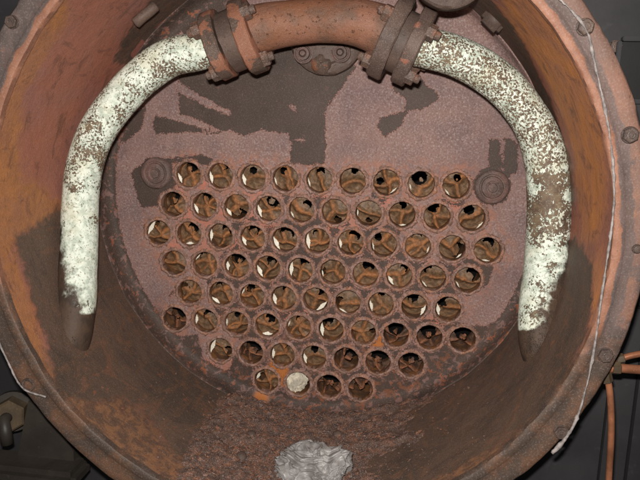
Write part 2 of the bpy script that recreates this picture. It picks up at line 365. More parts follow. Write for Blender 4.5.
def mat_shell():
    n = NT('shell_rust')
    dk = n.step(n.rough_edge(n.attr('dark'), 4.6, 3.2, 18, 75), -0.8, 0.7)
    orr = n.step(n.rough_edge(n.attr('orange'), 6.5, 3.0, 13, 60), -1.4, 1.6)
    lt = n.step(n.rough_edge(n.attr('light'), 1.2, 0.8, 40, 120), -0.1, 0.1)
    base = n.mix(n.step(n.noise(8, 5, 0.55, 0.4), 0.35, 0.65), C((160, 102, 82)), C((152, 104, 92)))
    org = n.mix(n.step(n.noise(13, 6, 0.6, 0.8), 0.38, 0.62), C((200, 130, 72)), C((184, 122, 84)))
    lowc = n.mix(n.step(n.noise(55, 5, 0.7, 0.6), 0.40, 0.6), C((136, 97, 70)), C((98, 75, 61)))
    org = n.mix(n.attr('low'), org, lowc)
    base = n.mix(n.math('MULTIPLY', n.step(n.attr('low'), 0.5, 1.0), 0.85), base, C((112, 84, 67)))
    col = n.mix(orr, base, org)
    st = n.step(n.noise(26, 6, 0.7, 0.5), 0.56, 0.68)
    col = n.mix(n.math('MULTIPLY', st, 0.5), col, C((104, 68, 58)))
    pit = n.step(n.noise(150, 3, 0.6), 0.66, 0.73)
    col = n.mix(n.math('MULTIPLY', pit, 0.55), col, C((84, 52, 44)))
    cuv = n.t.nodes.new('ShaderNodeCombineXYZ'); cuv2 = n.t.nodes.new('ShaderNodeCombineXYZ')
    for c_, (a1, a2) in ((cuv, (9.0, 22.0)), (cuv2, (30.0, 9.0))):
        n.t.links.new(n.math('MULTIPLY', n.attr('u'), a1), c_.inputs[0]); n.t.links.new(n.math('MULTIPLY', n.attr('v'), a2), c_.inputs[1])
    s1 = n.noise(1.6, 5, 0.7, 0.8, cuv.outputs[0]); s2 = n.noise(1.5, 5, 0.7, 0.6, cuv2.outputs[0])
    col = n.mix(n.math('MULTIPLY', n.step(s1, 0.55, 0.66), 0.5), col, C((92, 64, 54)))
    col = n.mix(n.math('MULTIPLY', n.step(s2, 0.57, 0.70), 0.3), col, C((170, 108, 74)))
    col = n.mix(n.math('MULTIPLY', n.step(s2, 0.42, 0.32), 0.5), col, C((104, 72, 60)))
    d = n.mix(n.step(n.noise(7, 6, 0.6, 0.6), 0.38, 0.62), C((83, 69, 59)), C((100, 80, 68)))
    d = n.mix(n.math('MULTIPLY', n.step(s2, 0.52, 0.68), 0.45), d, C((124, 86, 64)))
    d = n.mix(n.math('MULTIPLY', n.step(s1, 0.47, 0.36), 0.5), d, C((72, 60, 53)))
    rs = n.step(n.noise(17, 6, 0.72, 0.9), 0.53, 0.66)
    d = n.mix(n.math('MULTIPLY', rs, 0.62), d, C((122, 86, 66)))
    rs2 = n.step(n.noise(60, 5, 0.7), 0.60, 0.72)
    d = n.mix(n.math('MULTIPLY', rs2, 0.6), d, C((150, 92, 62)))
    col = n.mix(dk, col, d)
    col = n.mix(lt, col, C((158, 100, 88)))
    col = grain(n, col, 0.14, 600)
    h = n.math('ADD', n.math('MULTIPLY', n.noise(50, 6), 1.0), n.math('MULTIPLY', n.noise(300, 3), 0.35))
    h = n.math('SUBTRACT', h, n.math('MULTIPLY', dk, 0.35))
    return n.done(col, 0.62, h, 0.6, 0.0025, spec=0.3)
def mat_ring():
    n = NT('ring_rust')
    r = n.t.nodes.new('ShaderNodeVectorMath'); r.operation = 'LENGTH'
    mlt = n.t.nodes.new('ShaderNodeVectorMath'); mlt.operation = 'MULTIPLY'
    n.t.links.new(n.co, mlt.inputs[0]); mlt.inputs[1].default_value = (1, 0, 1)
    n.t.links.new(mlt.outputs[0], r.inputs[0])
    rad = n.math('MULTIPLY_ADD', n.math('SUBTRACT', n.noise(22, 5), 0.5), 0.022, r.outputs['Value'])
    base = n.mix(n.step(n.noise(10, 5), 0.35, 0.65), C((138, 100, 84)), C((116, 90, 80)))
    base = n.mix(n.math('MULTIPLY', n.step(n.noise(30, 6, 0.65), 0.55, 0.68), 0.6), base, C((148, 104, 80)))
    lip = n.mix(n.step(n.noise(30, 4), 0.4, 0.6), C((152, 106, 84)), C((134, 90, 70)))
    grey = n.mix(n.step(n.noise(40, 5), 0.4, 0.6), C((92, 80, 76)), C((106, 90, 86)))
    band = n.math('MULTIPLY', n.step(rad, 0.4045, 0.4065), n.step(rad, 0.4215, 0.4195))
    gr = n.step(n.math('MULTIPLY_ADD', n.math('SUBTRACT', n.noise(18, 6, 0.65), 0.5), 2.4, n.attr('grey')), 0.35, 0.55)
    col = n.mix(n.math('MAXIMUM', n.math('MULTIPLY', band, 0.85), gr), base, grey)
    col = n.mix(n.math('MULTIPLY', n.step(rad, 0.4065, 0.4045), n.step(n.attr('grey'), 0.95, 0.6)), col, lip)
    lo = n.mix(n.step(n.noise(20, 6, 0.7), 0.4, 0.62), C((76, 63, 55)), C((106, 76, 58)))
    col = n.mix(n.step(n.math('MULTIPLY_ADD', n.math('SUBTRACT', n.noise(15, 5), 0.5), 1.2, n.attr('low')), 0.35, 0.65), col, lo)
    pit = n.step(n.noise(140, 3), 0.66, 0.73)
    col = n.mix(n.math('MULTIPLY', pit, 0.5), col, C((82, 60, 54)))
    col = grain(n, col, 0.13, 500)
    h = n.math('ADD', n.noise(60, 6), n.math('MULTIPLY', n.noise(320, 3), 0.3))
    return n.done(col, 0.6, h, 0.45, 0.0016, spec=0.35)
def mat_rust(name, a, b, dark, amt, sc=22, scale_grain=0.2, rough=0.6, thr=0.5, k=0.05, bump=0.4):
    n = NT(name)
    oi = n.t.nodes.new('ShaderNodeObjectInfo')
    ad = n.t.nodes.new('ShaderNodeVectorMath'); ad.operation = 'MULTIPLY_ADD'
    n.t.links.new(n.co, ad.inputs[0]); ad.inputs[1].default_value = (1, 1, 1)
    cmb = n.t.nodes.new('ShaderNodeCombineXYZ')
    for i in range(3): n.t.links.new(n.math('MULTIPLY', oi.outputs['Random'], 3.0 + i * 2.3), cmb.inputs[i])
    n.t.links.new(cmb.outputs[0], ad.inputs[2]); n.co = ad.outputs[0]
    col = n.mix(n.step(n.noise(sc * 0.6, 5), 0.35, 0.65), C(a), C(b))
    m = n.step(n.noise(sc, 5, 0.55), thr - k, thr + k)
    d = n.mix(n.step(n.noise(sc * 2, 4), 0.4, 0.6), C(dark), C(tuple(int(x * 1.18) for x in dark)))
    col = n.mix(n.math('MULTIPLY', m, amt), col, d)
    pit = n.step(n.noise(170, 4, 0.7), 0.60, 0.70)
    col = n.mix(n.math('MULTIPLY', pit, 0.45), col, C(tuple(int(x * 0.72) for x in dark)))
    col = grain(n, col, scale_grain, 700)
    h = n.math('ADD', n.math('SUBTRACT', n.noise(sc * 3, 5), n.math('MULTIPLY', m, 0.4)), n.math('MULTIPLY', n.noise(350, 3), 0.3))
    h = n.math('SUBTRACT', h, n.math('MULTIPLY', pit, 0.5))
    return n.done(col, rough, h, bump, 0.0016, spec=0.3)
def mat_pipe():
    n = NT('pipe_limescale')
    v = n.math('MULTIPLY_ADD', n.math('SUBTRACT', n.noise(34, 6, 0.62), 0.5), n.attr('blotch'), n.attr('bare'))
    v = n.math('MULTIPLY_ADD', n.math('SUBTRACT', n.noise(290, 3, 0.6), 0.5), n.attr('speck'), v)
    m = n.step(v, 0.44, 0.54)
    wh = n.mix(n.step(n.noise(90, 5), 0.4, 0.62), C((236, 244, 230)), C((194, 206, 190)))
    wh = n.mix(n.math('MULTIPLY', n.step(n.noise(20, 3), 0.5, 0.7), 0.4), wh, C((214, 208, 178)))
    wh = n.mix(n.math('MULTIPLY', n.step(n.noise(300, 3, 0.7), 0.55, 0.64), 0.75), wh, C((134, 120, 100)))
    br = n.mix(n.step(n.noise(60, 5), 0.4, 0.6), C((122, 104, 84)), C((98, 80, 66)))
    br = n.mix(n.math('MULTIPLY', n.step(n.noise(330, 2), 0.56, 0.64), n.step(n.attr('speck'), 1.6, 3.0, 0.15, 0.8)), br, C((222, 220, 196)))
    dkm = n.step(n.math('MULTIPLY_ADD', n.math('SUBTRACT', n.noise(45, 5), 0.5), 2.2, n.attr('soot')), 0.25, 0.85)
    col = n.mix(m, wh, br)
    col = n.mix(dkm, col, n.mix(n.step(n.noise(25, 5), 0.4, 0.6), C((66, 54, 46)), C((84, 66, 54))))
    h = n.math('SUBTRACT', n.math('MULTIPLY', n.noise(180, 4), 0.5), n.math('MULTIPLY', m, 0.7))
    return n.done(col, 0.62, h, 0.8, 0.002, spec=0.3)
def mat_retarder(name='retarder_rust', cs=((98, 77, 58), (128, 99, 74), (164, 108, 66), (128, 88, 58))):
    n = NT(name)
    rg = n.step(n.math('MULTIPLY_ADD', n.math('SUBTRACT', n.noise(160, 4), 0.5), 0.7, n.attr('ridge')), 0.25, 0.85)
    pan = n.mix(n.step(n.noise(140, 4), 0.4, 0.6), C(cs[0]), C(cs[1]))
    pan = n.mix(n.math('MULTIPLY', n.step(n.noise(240, 3), 0.56, 0.66), 0.6), pan, C((86, 66, 52)))
    org = n.mix(n.step(n.noise(200, 4), 0.4, 0.6), C(cs[2]), C(cs[3]))
    col = n.mix(rg, pan, org)
    return n.done(col, n.step(rg, 0, 1, 0.52, 0.68), n.noise(260, 4), 0.7, 0.0012, spec=0.35)
def mat_plain(name, c, rough=0.6, bump=0.3, sc=80, var=0.8, metal=0.0, spec=0.35):
    n = NT(name)
    c2 = tuple(int(x * var) for x in c)
    col = n.mix(n.step(n.noise(sc * 0.4, 6), 0.35, 0.65), C(c), C(c2))
    col = n.mix(n.math('MULTIPLY', n.step(n.noise(sc * 3, 3), 0.6, 0.7), 0.3), col, C(tuple(min(255, int(x * 1.25)) for x in c)))
    return n.done(col, rough, n.noise(sc * 2, 5), bump, 0.001, metal, spec)
MAT = dict(plate=mat_plate(), shell=mat_shell(), ring=mat_ring(), pipe=mat_pipe(), retarder=mat_retarder(), retarder_dark=mat_retarder('retarder_soot', ((74, 58, 50), (98, 74, 60), (150, 96, 66), (112, 78, 60))),
    bead=mat_rust('bead_scale', (158, 126, 116), (164, 112, 84), (112, 84, 72), 0.9, 110, 0.4, bump=0.8),
    tube=mat_rust('tube_bore', (146, 98, 58), (124, 88, 62), (80, 60, 48), 0.8, 60, 0.1, 0.45),
    flange=mat_rust('flange_rust', (148, 100, 80), (134, 88, 66), (80, 65, 56), 1.0, 24, 0.2, thr=0.50, k=0.02),
    flange_dark=mat_rust('flange_soot', (150, 100, 82), (140, 92, 74), (86, 70, 62), 1.0, 15, 0.2, thr=0.38, k=0.02),
    header=mat_rust('header_rust', (140, 96, 76), (130, 86, 62), (88, 67, 56), 0.85, 22, 0.14, thr=0.53, k=0.12, bump=1.0),
    nut=mat_rust('nut_rust', (140, 96, 74), (122, 84, 66), (84, 68, 60), 1.0, 45, 0.3, thr=0.46, k=0.1, bump=0.9),
    bolt=mat_rust('bolt_steel', (84, 70, 64), (94, 76, 66), (60, 50, 46), 0.7, 60, 0.15, 0.45),
    soot=mat_rust('sooty_iron', (92, 76, 68), (98, 78, 68), (70, 58, 52), 0.7, 20, 0.1),
    plug=mat_rust('plug_iron', (100, 82, 76), (116, 86, 78), (76, 62, 56), 0.7, 40, 0.2),
    ash=mat_rust('ash_flakes', (112, 84, 72), (122, 86, 68), (84, 68, 60), 0.9, 50, 0.5),
    flake=mat_rust('scale_flakes', (122, 92, 80), (138, 90, 62), (78, 64, 58), 0.95, 110, 0.5),
    white=mat_plain('glint_white', (246, 238, 220), 0.4, 0.3, 200, 0.93),  # near-white colour of the glints built into the tube mouths
    paper=mat_plain('paper', (232, 222, 200), 0.7, 0.8, 150, 0.72),
    black=mat_plain('black_paint', (30, 29, 30), 0.5, 0.2, 20, 0.8),
    dark_plate=mat_plain('dark_grey_paint', (56, 54, 56), 0.5, 0.2, 14, 0.82),
    casting=mat_plain('greasy_casting', (62, 56, 50), 0.5, 0.3, 30, 0.8),
    brass=mat_plain('dull_brass', (96, 80, 62), 0.5, 0.2, 60, 0.75),
    copper=mat_plain('copper', (186, 122, 90), 0.32, 0.2, 40, 0.62, 0.35),
    cord=mat_plain('sealing_cord', (164, 154, 150), 0.8, 0.6, 300, 0.7),
    void=mat_plain('bore_black', (26, 22, 20), 0.8, 0.2, 50, 0.8))

# ------------------------------------------------------------------ smokebox: shell, front ring, bolts
smokebox = empty('smokebox', (0, -0.17, -0.43), 'rusty open smokebox barrel with bolted front ring around the tube plate', 'smokebox')
NTH, NY = 420, 90
ys = np.linspace(YF + 0.004, 0.012, NY)
th = np.linspace(-math.pi, math.pi, NTH, endpoint=False)
V = []; UV = []
for y in ys:
    for t in th:
        p = (R * math.sin(t), y, -R * math.cos(t))
        b = 0.0012 * fbm(p, 9, 2.0)
        V.append(((R + b) * math.sin(t), y, -(R + b) * math.cos(t))); UV.append((t * R, y))
nin = len(V)
F = []
for j in range(NY - 1):
    for k in range(NTH):
        k2 = (k + 1) % NTH
        F.append((j * NTH + k, j * NTH + k2, (j + 1) * NTH + k2, (j + 1) * NTH + k))
for y in (ys[-1], ys[0]):                                  # outer skin
    for t in th: V.append((0.413 * math.sin(t), y, -0.413 * math.cos(t)))
for k in range(NTH):
    k2 = (k + 1) % NTH
    F.append((nin - NTH + k, nin - NTH + k2, nin + k2, nin + k))
    F.append((nin + k, nin + k2, nin + NTH + k2, nin + NTH + k))
    F.append((nin + NTH + k, nin + NTH + k2, k2, k))
shell = obj('shell', V, F, MAT['shell'], smokebox, origin=(0, 0, 0), sharp=40)
UV = np.array(UV)
def field(vals, n, fill=-2.0):
    out = np.full(n, fill); out[:len(vals)] = np.clip(vals * 100, -2, 2) if True else vals
    return out
nv = len(V)
attr(shell.data, 'dark', field(union(UV, SHELL_DARK), nv))
o_ = np.full(nv, -4.0); o_[:nin] = np.clip(union(UV, SHELL_ORANGE) * 100, -4, 4); attr(shell.data, 'orange', o_)
uu = np.zeros(nv); vv = np.zeros(nv); uu[:nin] = UV[:, 0]; vv[:nin] = UV[:, 1]; attr(shell.data, 'u', uu); attr(shell.data, 'v', vv)
lw = np.zeros(nv); lw[:nin] = np.clip((1.25 - np.abs(UV[:, 0] / R)) / 0.3, 0, 1); lw = np.maximum(lw, 0.0); lw[:nin] = np.maximum(lw[:nin], 0.45 * (UV[:, 0] < 0)); attr(shell.data, 'low', lw)
attr(shell.data, 'light', field(union(UV, SHELL_LIGHT), nv))

prof = [(R - 0.0030, YF + 0.012), (R - 0.0030, YF + 0.002), (R - 0.0008, YF + 0.0002), (R + 0.008, YF + 0.0004), (R + 0.0098, YF + 0.0014),
        (R + 0.0118, YF + 0.0022), (R + 0.020, YF + 0.0016), (R + 0.028, YF + 0.001), (RING_OUT - 0.003, YF + 0.001), (RING_OUT, YF + 0.0035), (RING_OUT, YF + 0.022), (0.4135, YF + 0.024), (0.4135, YF + 0.012)]
Vr, Fr = lathe(prof, 480, close=True)
Vr = [Vector(v) + Vector((0, 0.0012 * fbm(v, 14, 5), 0)) + Vector((v[0], 0, v[2])).normalized() * 0.0010 * fbm(v, 30, 9) for v in Vr]
ring = obj('front_ring', Vr, Fr, MAT['ring'], smokebox, origin=(0, 0, 0), sharp=50)
g = []; lo = []
for v in Vr:
    t = math.degrees(math.atan2(v[0], -v[2]))
    gg = 0.15
    if -135 < t < -95: gg = 0.62                      # upper left
    if -95 <= t < -50: gg = 0.2
    if 60 < t < 90: gg = 0.35
    g.append(gg)
    lo.append(max(0, min(1, 1 - (abs(t) - 58) / 30)))
attr(ring.data, 'grey', g); attr(ring.data, 'low', lo)

hx = join(hexprism(0.0112, 0.001, -0.0085), lathe([(0.0, 0.001), (0.0118, 0.001), (0.0122, -0.0006), (0.0112, -0.0018), (0.0, -0.0018)], 24),
          lathe([(0.0, -0.0082), (0.0030, -0.0083), (0.0044, -0.0090), (0.0058, -0.0086), (0.0062, -0.0080)], 18))
bolt_me = mesh('bolt', hx[0], hx[1], MAT['bolt'], True, 30)
sm = join(lathe([(0.0, -0.005), (0.004, -0.0045), (0.0055, -0.002), (0.006, 0.001)], 16))
pin_me = mesh('pin', sm[0], sm[1], MAT['bolt'], True, 40)
for i, p in enumerate(RING_BOLTS):
    if i == 5:                                             # empty bolt hole: rim of the hole
        hv, hf = lathe([(0.0, 0.004), (0.0062, 0.0038), (0.0064, -0.0022), (0.0088, -0.0028), (0.0098, -0.0008), (0.0100, 0.002)], 24, wob=0.0006)
        put('bolt_hole', mesh('bolt_hole', hv, hf, MAT['bolt'], True, 40), ring, (p[0], YF + 0.0008, p[2]))
    elif i == 6:
        put('pin', pin_me, ring, (p[0], YF + 0.001, p[2]))
    else:
        put('bolt', bolt_me, ring, (p[0], YF + 0.001, p[2]), spin=random.uniform(0, 1), scale=random.uniform(0.78, 0.84) if i else 0.72)

# ------------------------------------------------------------------ tube plate
tube_plate = empty('tube_plate', (0, 0, -0.40), 'mauve rusted boiler tube plate with rows of fire tube ends', 'tube plate')
TR = 0.0226                                                # bore
COUNTS = [(9, -8), (10, -9), (11, -10), (10, -9), (9, -8), (10, -9), (7, -6), (4, -3)]
TUBES = []
for k, (n_, o0) in enumerate(COUNTS):
    for i in range(n_):
        TUBES.append((TX + (o0 + 2 * i) * PITCH / 2 + random.uniform(-.0006, .0006), TZ - (k - 2) * ROW + random.uniform(-.0006, .0006), k, i))
RP = 0.382
HOLE = TR + 0.0022
pts = []; edges = []; NS = 28
for (x, z, k, i) in TUBES:
    b = len(pts)
    for s in range(NS):
        a = 2 * math.pi * s / NS; pts.append(Vector((x + HOLE * math.cos(a), z + HOLE * math.sin(a))))
    edges += [(b + s, b + (s + 1) % NS) for s in range(NS)]
b = len(pts); NO = 200
for s in range(NO):
    a = 2 * math.pi * s / NO; pts.append(Vector((RP * math.cos(a), RP * math.sin(a))))
edges += [(b + s, b + (s + 1) % NO) for s in range(NO)]
TA = np.array([(t[0], t[1]) for t in TUBES])
gs = 0.0056
for x in np.arange(-RP, RP, gs):
    for z in np.arange(-RP, RP, gs):
        if x * x + z * z > (RP - 0.004) ** 2: continue
        if np.min(np.hypot(TA[:, 0] - x, TA[:, 1] - z)) < HOLE + 0.002: continue
        pts.append(Vector((x + random.uniform(-.001, .001), z + random.uniform(-.001, .001))))
cv, ce, cf, *_ = delaunay_2d_cdt(pts, edges, [], 1, 1e-6)
PV = np.array([(v.x, v.y) for v in cv])
FF = []
for f in cf:
    c = PV[list(f)].mean(0)
    if np.min(np.hypot(TA[:, 0] - c[0], TA[:, 1] - c[1])) < HOLE - 0.0004: continue
    FF.append(tuple(f))
Vp = [Vector((v[0], 0.0010 * fbm((v[0], 0, v[1]), 12, 1.0), v[1])) for v in PV]
npl = len(Vp)
# flanged edge: from the rim of the disc forward to the shell
rim = []
for s in range(NO):
    a = 2 * math.pi * s / NO
    d2 = np.hypot(PV[:, 0] - RP * math.cos(a), PV[:, 1] - RP * math.sin(a)); rim.append(int(np.argmin(d2)))
rows_ = [rim]
for (rr, y) in [(0.3865, -0.0012), (0.3915, -0.005), (0.3953, -0.0105), (0.3972, -0.017), (0.3982, -0.030), (0.3992, -0.0315), (0.4015, -0.0320)]:
    row = []
    for s in range(NO):
        a = 2 * math.pi * s / NO
        row.append(len(Vp)); yy = y + (0.004 * n3((math.cos(a) * 3, math.sin(a) * 3, 0), 3) if y < -0.03 else 0)
        Vp.append(Vector((rr * math.cos(a), yy, rr * math.sin(a))))
    rows_.append(row)
for ra, rb in zip(rows_[:-1], rows_[1:]):
    for s in range(NO): FF.append((ra[s], ra[(s + 1) % NO], rb[(s + 1) % NO], rb[s]))
plate = obj('plate', Vp, FF, MAT['plate'], tube_plate, origin=(0, 0, 0), sharp=50)
P2 = np.array([(v.x, v.z) for v in Vp])
dk = union(P2, PLATE_DARK)
lt = union(P2, PLATE_LIGHT)
dk = np.minimum(dk, -lt)
td = np.sort(np.hypot(P2[:, None, 0] - TA[None, :, 0], P2[:, None, 1] - TA[None, :, 1]), 1)[:, 0]
dk = np.minimum(dk, td - 0.0302)                           # scale rim round every tube
rr_ = np.hypot(P2[:, 0], P2[:, 1])
left = (P2[:, 0] < 0.05) | (P2[:, 1] < -0.1)
dk = np.where(left, np.maximum(dk, rr_ - 0.379), dk)
attr(plate.data, 'tubes', np.clip((0.055 - td) / 0.02, 0, 1))
attr(plate.data, 'edge', np.clip((rr_ - 0.362) / 0.016, 0, 1) + np.clip((-0.2 - P2[:, 1]) / 0.06, 0, 0.7))
attr(plate.data, 'dark', np.clip(dk * 100, -2, 2))
attr(plate.data, 'rim', np.clip(1 - (td - HOLE) / 0.006, 0, 1) * (td < 0.2))
def spots(S, r): return np.exp(-np.min([np.hypot(P2[:, 0] - a, P2[:, 1] - b_) for a, b_ in S], 0) ** 2 / r ** 2)
attr(plate.data, 'salmon', spots([(p[0], p[1]) for p in PLATE_SALMON], 0.021))
attr(plate.data, 'ochre', spots([(p[0], p[1]) for p in PLATE_OCHRE], 0.019))
attr(plate.data, 'low', np.clip((-0.17 - P2[:, 1]) / 0.12, 0, 1))

# fire tube ends: beaded rim and bore (shared meshes)
def tube_mesh(seed):
    prof = [(HOLE + 0.0050, 0.0018), (HOLE + 0.0036, -0.0010), (HOLE + 0.0018, -0.0024), (HOLE - 0.0003, -0.0030), (TR + 0.0004, -0.0020),
            (TR, -0.0008), (TR, 0.010), (TR, 0.03), (TR, 0.07), (TR, 0.30), (0.0, 0.30)]
    v, f = lathe(prof, 56)
    m = len(prof); out = []
    for i, p in enumerate(v):
        j = i % m; p = Vector(p); d = Vector((p.x, 0, p.z)); d = d.normalized() if d.length > 0 else d
        if j <= 5:
            w = n3((d.x * 3 + seed, seed * 2, d.z * 3), 1.0) * 0.6 + n3((d.x * 7 + seed, 3, d.z * 7), 1.0) * 0.9
            out.append(p + d * (0.0040 * w if j <= 1 else 0.0022 * w if j <= 3 else 0.0014 * w) + Vector((0, -0.0016 * w if j > 0 else 0, 0)))
        else: out.append(p)
    me = mesh('fire_tube', out, f, MAT['bead'], True)
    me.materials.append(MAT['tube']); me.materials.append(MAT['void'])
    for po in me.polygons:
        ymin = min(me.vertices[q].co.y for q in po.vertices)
        if ymin > 0.06: po.material_index = 2  # rear of the bore and its end cap are near-black
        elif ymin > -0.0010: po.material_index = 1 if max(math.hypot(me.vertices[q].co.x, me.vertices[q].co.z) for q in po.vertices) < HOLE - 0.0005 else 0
    return me
tube_meshes = [tube_mesh(s * 3.7 + 1) for s in range(7)]

def retarder_mesh(seed, arms, hole, dp=1.0):
    """rusty star-shaped end of the twisted insert: ridges forward, pockets sunk between them, open at one pocket"""
    rd = random.Random(seed)
    NR, NA = 16, 72
    if arms == 4: base = math.pi / 4 + rd.uniform(-0.5, 0.5)
    elif arms == 3: base = math.pi / 2 + rd.choice((0, math.pi)) + rd.uniform(-0.6, 0.6)
    else: base = rd.uniform(-0.8, 0.8)
    ang = [base + 2 * math.pi * a / arms + rd.uniform(-0.4, 0.4) for a in range(arms)]
    bend = [rd.uniform(-0.9, 0.9) for _ in ang]
    wid = [rd.uniform(0.15, 0.36) for _ in ang]
    hgt = [rd.uniform(0.6, 1.0) for _ in ang]
    off = (rd.uniform(-0.28, 0.28) * TR, rd.uniform(-0.25, 0.2) * TR)
    deep = [rd.uniform(0.006, 0.022) * dp for _ in ang]
    V = []; F = []; RG = []
    rout = TR - 0.0004
    for j in range(NR):
        fr = j / (NR - 1)
        for k in range(NA):
            a = 2 * math.pi * k / NA
            rr = rout * (0.02 + 0.98 * fr)
            x = math.cos(a) * rr + off[0] * (1 - fr); z = math.sin(a) * rr + off[1] * (1 - fr)
            w = 0.75 * math.exp(-(fr / 0.2) ** 2)
            for an, bd, wd, hg in zip(ang, bend, wid, hgt):
                dd = abs((a - an - bd * (fr - 0.4) + math.pi) % (2 * math.pi) - math.pi) * max(fr, 0.12)
                dd += 0.05 * n3((x, seed, z), 120)
                w = max(w, hg * math.exp(-(dd / wd) ** 2))
            sec = min(range(arms), key=lambda i: abs((a - ang[i] - math.pi / arms + math.pi) % (2 * math.pi) - math.pi))
            d = 0.0060 + (1 - w) * deep[sec] * (0.6 + 0.4 * fr) + 0.0014 * n3((x, seed * 0.1, z), 150)
            V.append(Vector((x, d, z))); RG.append(max(w, 0.55 * max(0, (fr - 0.8) / 0.2)))
    hx, hz, hr, cx, cz, cr = hole
    for j in range(NR - 1):
        for k in range(NA):
            k2 = (k + 1) % NA
            q4 = (j * NA + k, j * NA + k2, (j + 1) * NA + k2, (j + 1) * NA + k)
            c = sum((V[i] for i in q4), Vector()) / 4
            nz = 0.0016 * n3(c, 240, seed)
            if math.hypot(c.x - hx, c.z - hz) < hr + nz and math.hypot(c.x - cx, c.z - cz) > cr - nz: continue
            F.append(q4)
    F.append(tuple(range(NA)))
    me = mesh('retarder', V, F, MAT['retarder'], True)
    attr(me, 'ridge', RG)
    return me
ret_meshes = []
def rand_hole(rd, big):
    ha = math.pi / 2 + rd.uniform(-0.6, 0.6) if rd.random() < 0.7 else rd.uniform(0, 6.28)
    hr = (rd.uniform(0.55, 0.85) if big else rd.uniform(0.25, 0.62)) * TR; hd = rd.uniform(0.30, 0.5) * TR if big else rd.uniform(0.5, 0.80) * TR
    ca = ha + rd.uniform(-0.9, 0.9); cd = hd - rd.uniform(0.35, 0.8) * hr
    return (hd * math.cos(ha), hd * math.sin(ha), hr, cd * math.cos(ca), cd * math.sin(ca), hr * rd.uniform(0.5, 1.0) if rd.random() < 0.8 and not big else hr * rd.uniform(0.2, 0.5))
for s in range(60):
    rd = random.Random(s * 13 + 5)
    ret_meshes.append(retarder_mesh(s * 7 + 3, rd.choice((2, 3, 3, 4, 4, 5)), rand_hole(rd, False)))
crown_meshes = []
for s in range(10):
    rd = random.Random(s * 31 + 9)
    me = retarder_mesh(s * 17 + 4, rd.choice((3, 4, 5, 5)), rand_hole(rd, True), 1.7)
    me.name = 'scale_crown'; me.materials[0] = MAT['retarder_dark']
    crown_meshes.append(me)
def glint_mesh(seed, half, wid):
    """glint of light modelled as a pale pointed sliver standing just inside the bore wall, at angle zero"""
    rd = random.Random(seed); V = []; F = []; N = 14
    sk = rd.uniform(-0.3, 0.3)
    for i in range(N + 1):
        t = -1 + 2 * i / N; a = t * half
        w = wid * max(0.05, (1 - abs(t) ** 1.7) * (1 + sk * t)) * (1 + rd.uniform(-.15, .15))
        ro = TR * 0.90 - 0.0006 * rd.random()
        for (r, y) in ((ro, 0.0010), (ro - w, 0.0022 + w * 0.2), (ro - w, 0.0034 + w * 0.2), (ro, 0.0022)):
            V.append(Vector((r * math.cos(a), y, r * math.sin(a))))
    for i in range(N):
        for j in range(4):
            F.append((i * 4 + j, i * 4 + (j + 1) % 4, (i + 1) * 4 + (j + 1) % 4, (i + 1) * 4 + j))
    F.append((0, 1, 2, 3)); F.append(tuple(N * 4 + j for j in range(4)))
    return mesh('pale_glint', V, F, MAT['white'], False)
glint_thin = [glint_mesh(s, 0.40, 0.0024) for s in range(4)]
glint_wide = [glint_mesh(s + 9, 0.44 + 0.06 * s, 0.0048 + 0.0005 * s) for s in range(5)]
# clock angle of the white sliver standing in for a glint in each tube, counted anticlockwise from the right: (angle, wide)
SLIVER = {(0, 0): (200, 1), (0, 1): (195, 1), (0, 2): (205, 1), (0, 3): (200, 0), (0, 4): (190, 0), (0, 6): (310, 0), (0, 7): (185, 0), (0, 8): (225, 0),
    (1, 1): (210, 1), (1, 2): (215, 1), (1, 3): (205, 1), (1, 4): (220, 0), (1, 6): (190, 0), (1, 7): (265, 0), (1, 9): (330, 0),
    (2, 0): (150, 1), (2, 1): (270, 1), (2, 2): (190, 1), (2, 3): (200, 1), (2, 4): (200, 1), (2, 5): (190, 1), (2, 6): (185, 1), (2, 7): (190, 0), (2, 8): (350, 0), (2, 9): (320, 0), (2, 10): (260, 0),
    (3, 1): (150, 0), (3, 2): (190, 1), (3, 3): (195, 1), (3, 4): (185, 1), (3, 5): (190, 0), (3, 7): (215, 1), (3, 8): (215, 0), (3, 9): (220, 0),
    (4, 1): (235, 1), (4, 2): (150, 0), (4, 3): (200, 1), (4, 4): (315, 1), (4, 5): (250, 0), (4, 6): (185, 1), (4, 7): (345, 1), (4, 8): (190, 1),
    (5, 1): (185, 1), (5, 2): (180, 0), (5, 3): (270, 1), (5, 4): (160, 0), (5, 5): (190, 1),
    (6, 0): (150, 1), (6, 2): (190, 1), (6, 3): (185, 1), (7, 0): (155, 1)}
CROWN = {(5, 7), (5, 8), (5, 9), (6, 4), (6, 5), (6, 6), (7, 2), (7, 3), (6, 1), (5, 0)}
for n_, (x, z, k, i) in enumerate(TUBES):
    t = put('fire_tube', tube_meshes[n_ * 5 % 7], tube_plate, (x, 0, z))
    if (k, i) == (7, 1):
        continue
    if (k, i) in CROWN:
        put('scale_crown', crown_meshes[sorted(CROWN).index((k, i))], t, (x, 0.001, z))
    else:
        put('retarder', ret_meshes[n_ % 60], t, (x, 0.0, z), spin=random.uniform(-0.3, 0.3))
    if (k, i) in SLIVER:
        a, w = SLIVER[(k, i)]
        s_ = put('pale_glint', (glint_wide if w else glint_thin)[n_ % (5 if w else 4)], t, (x, 0.0012, z))
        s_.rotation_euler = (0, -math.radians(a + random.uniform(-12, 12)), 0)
        s_.scale = (1.0, 1.0, random.uniform(0.8, 1.15))
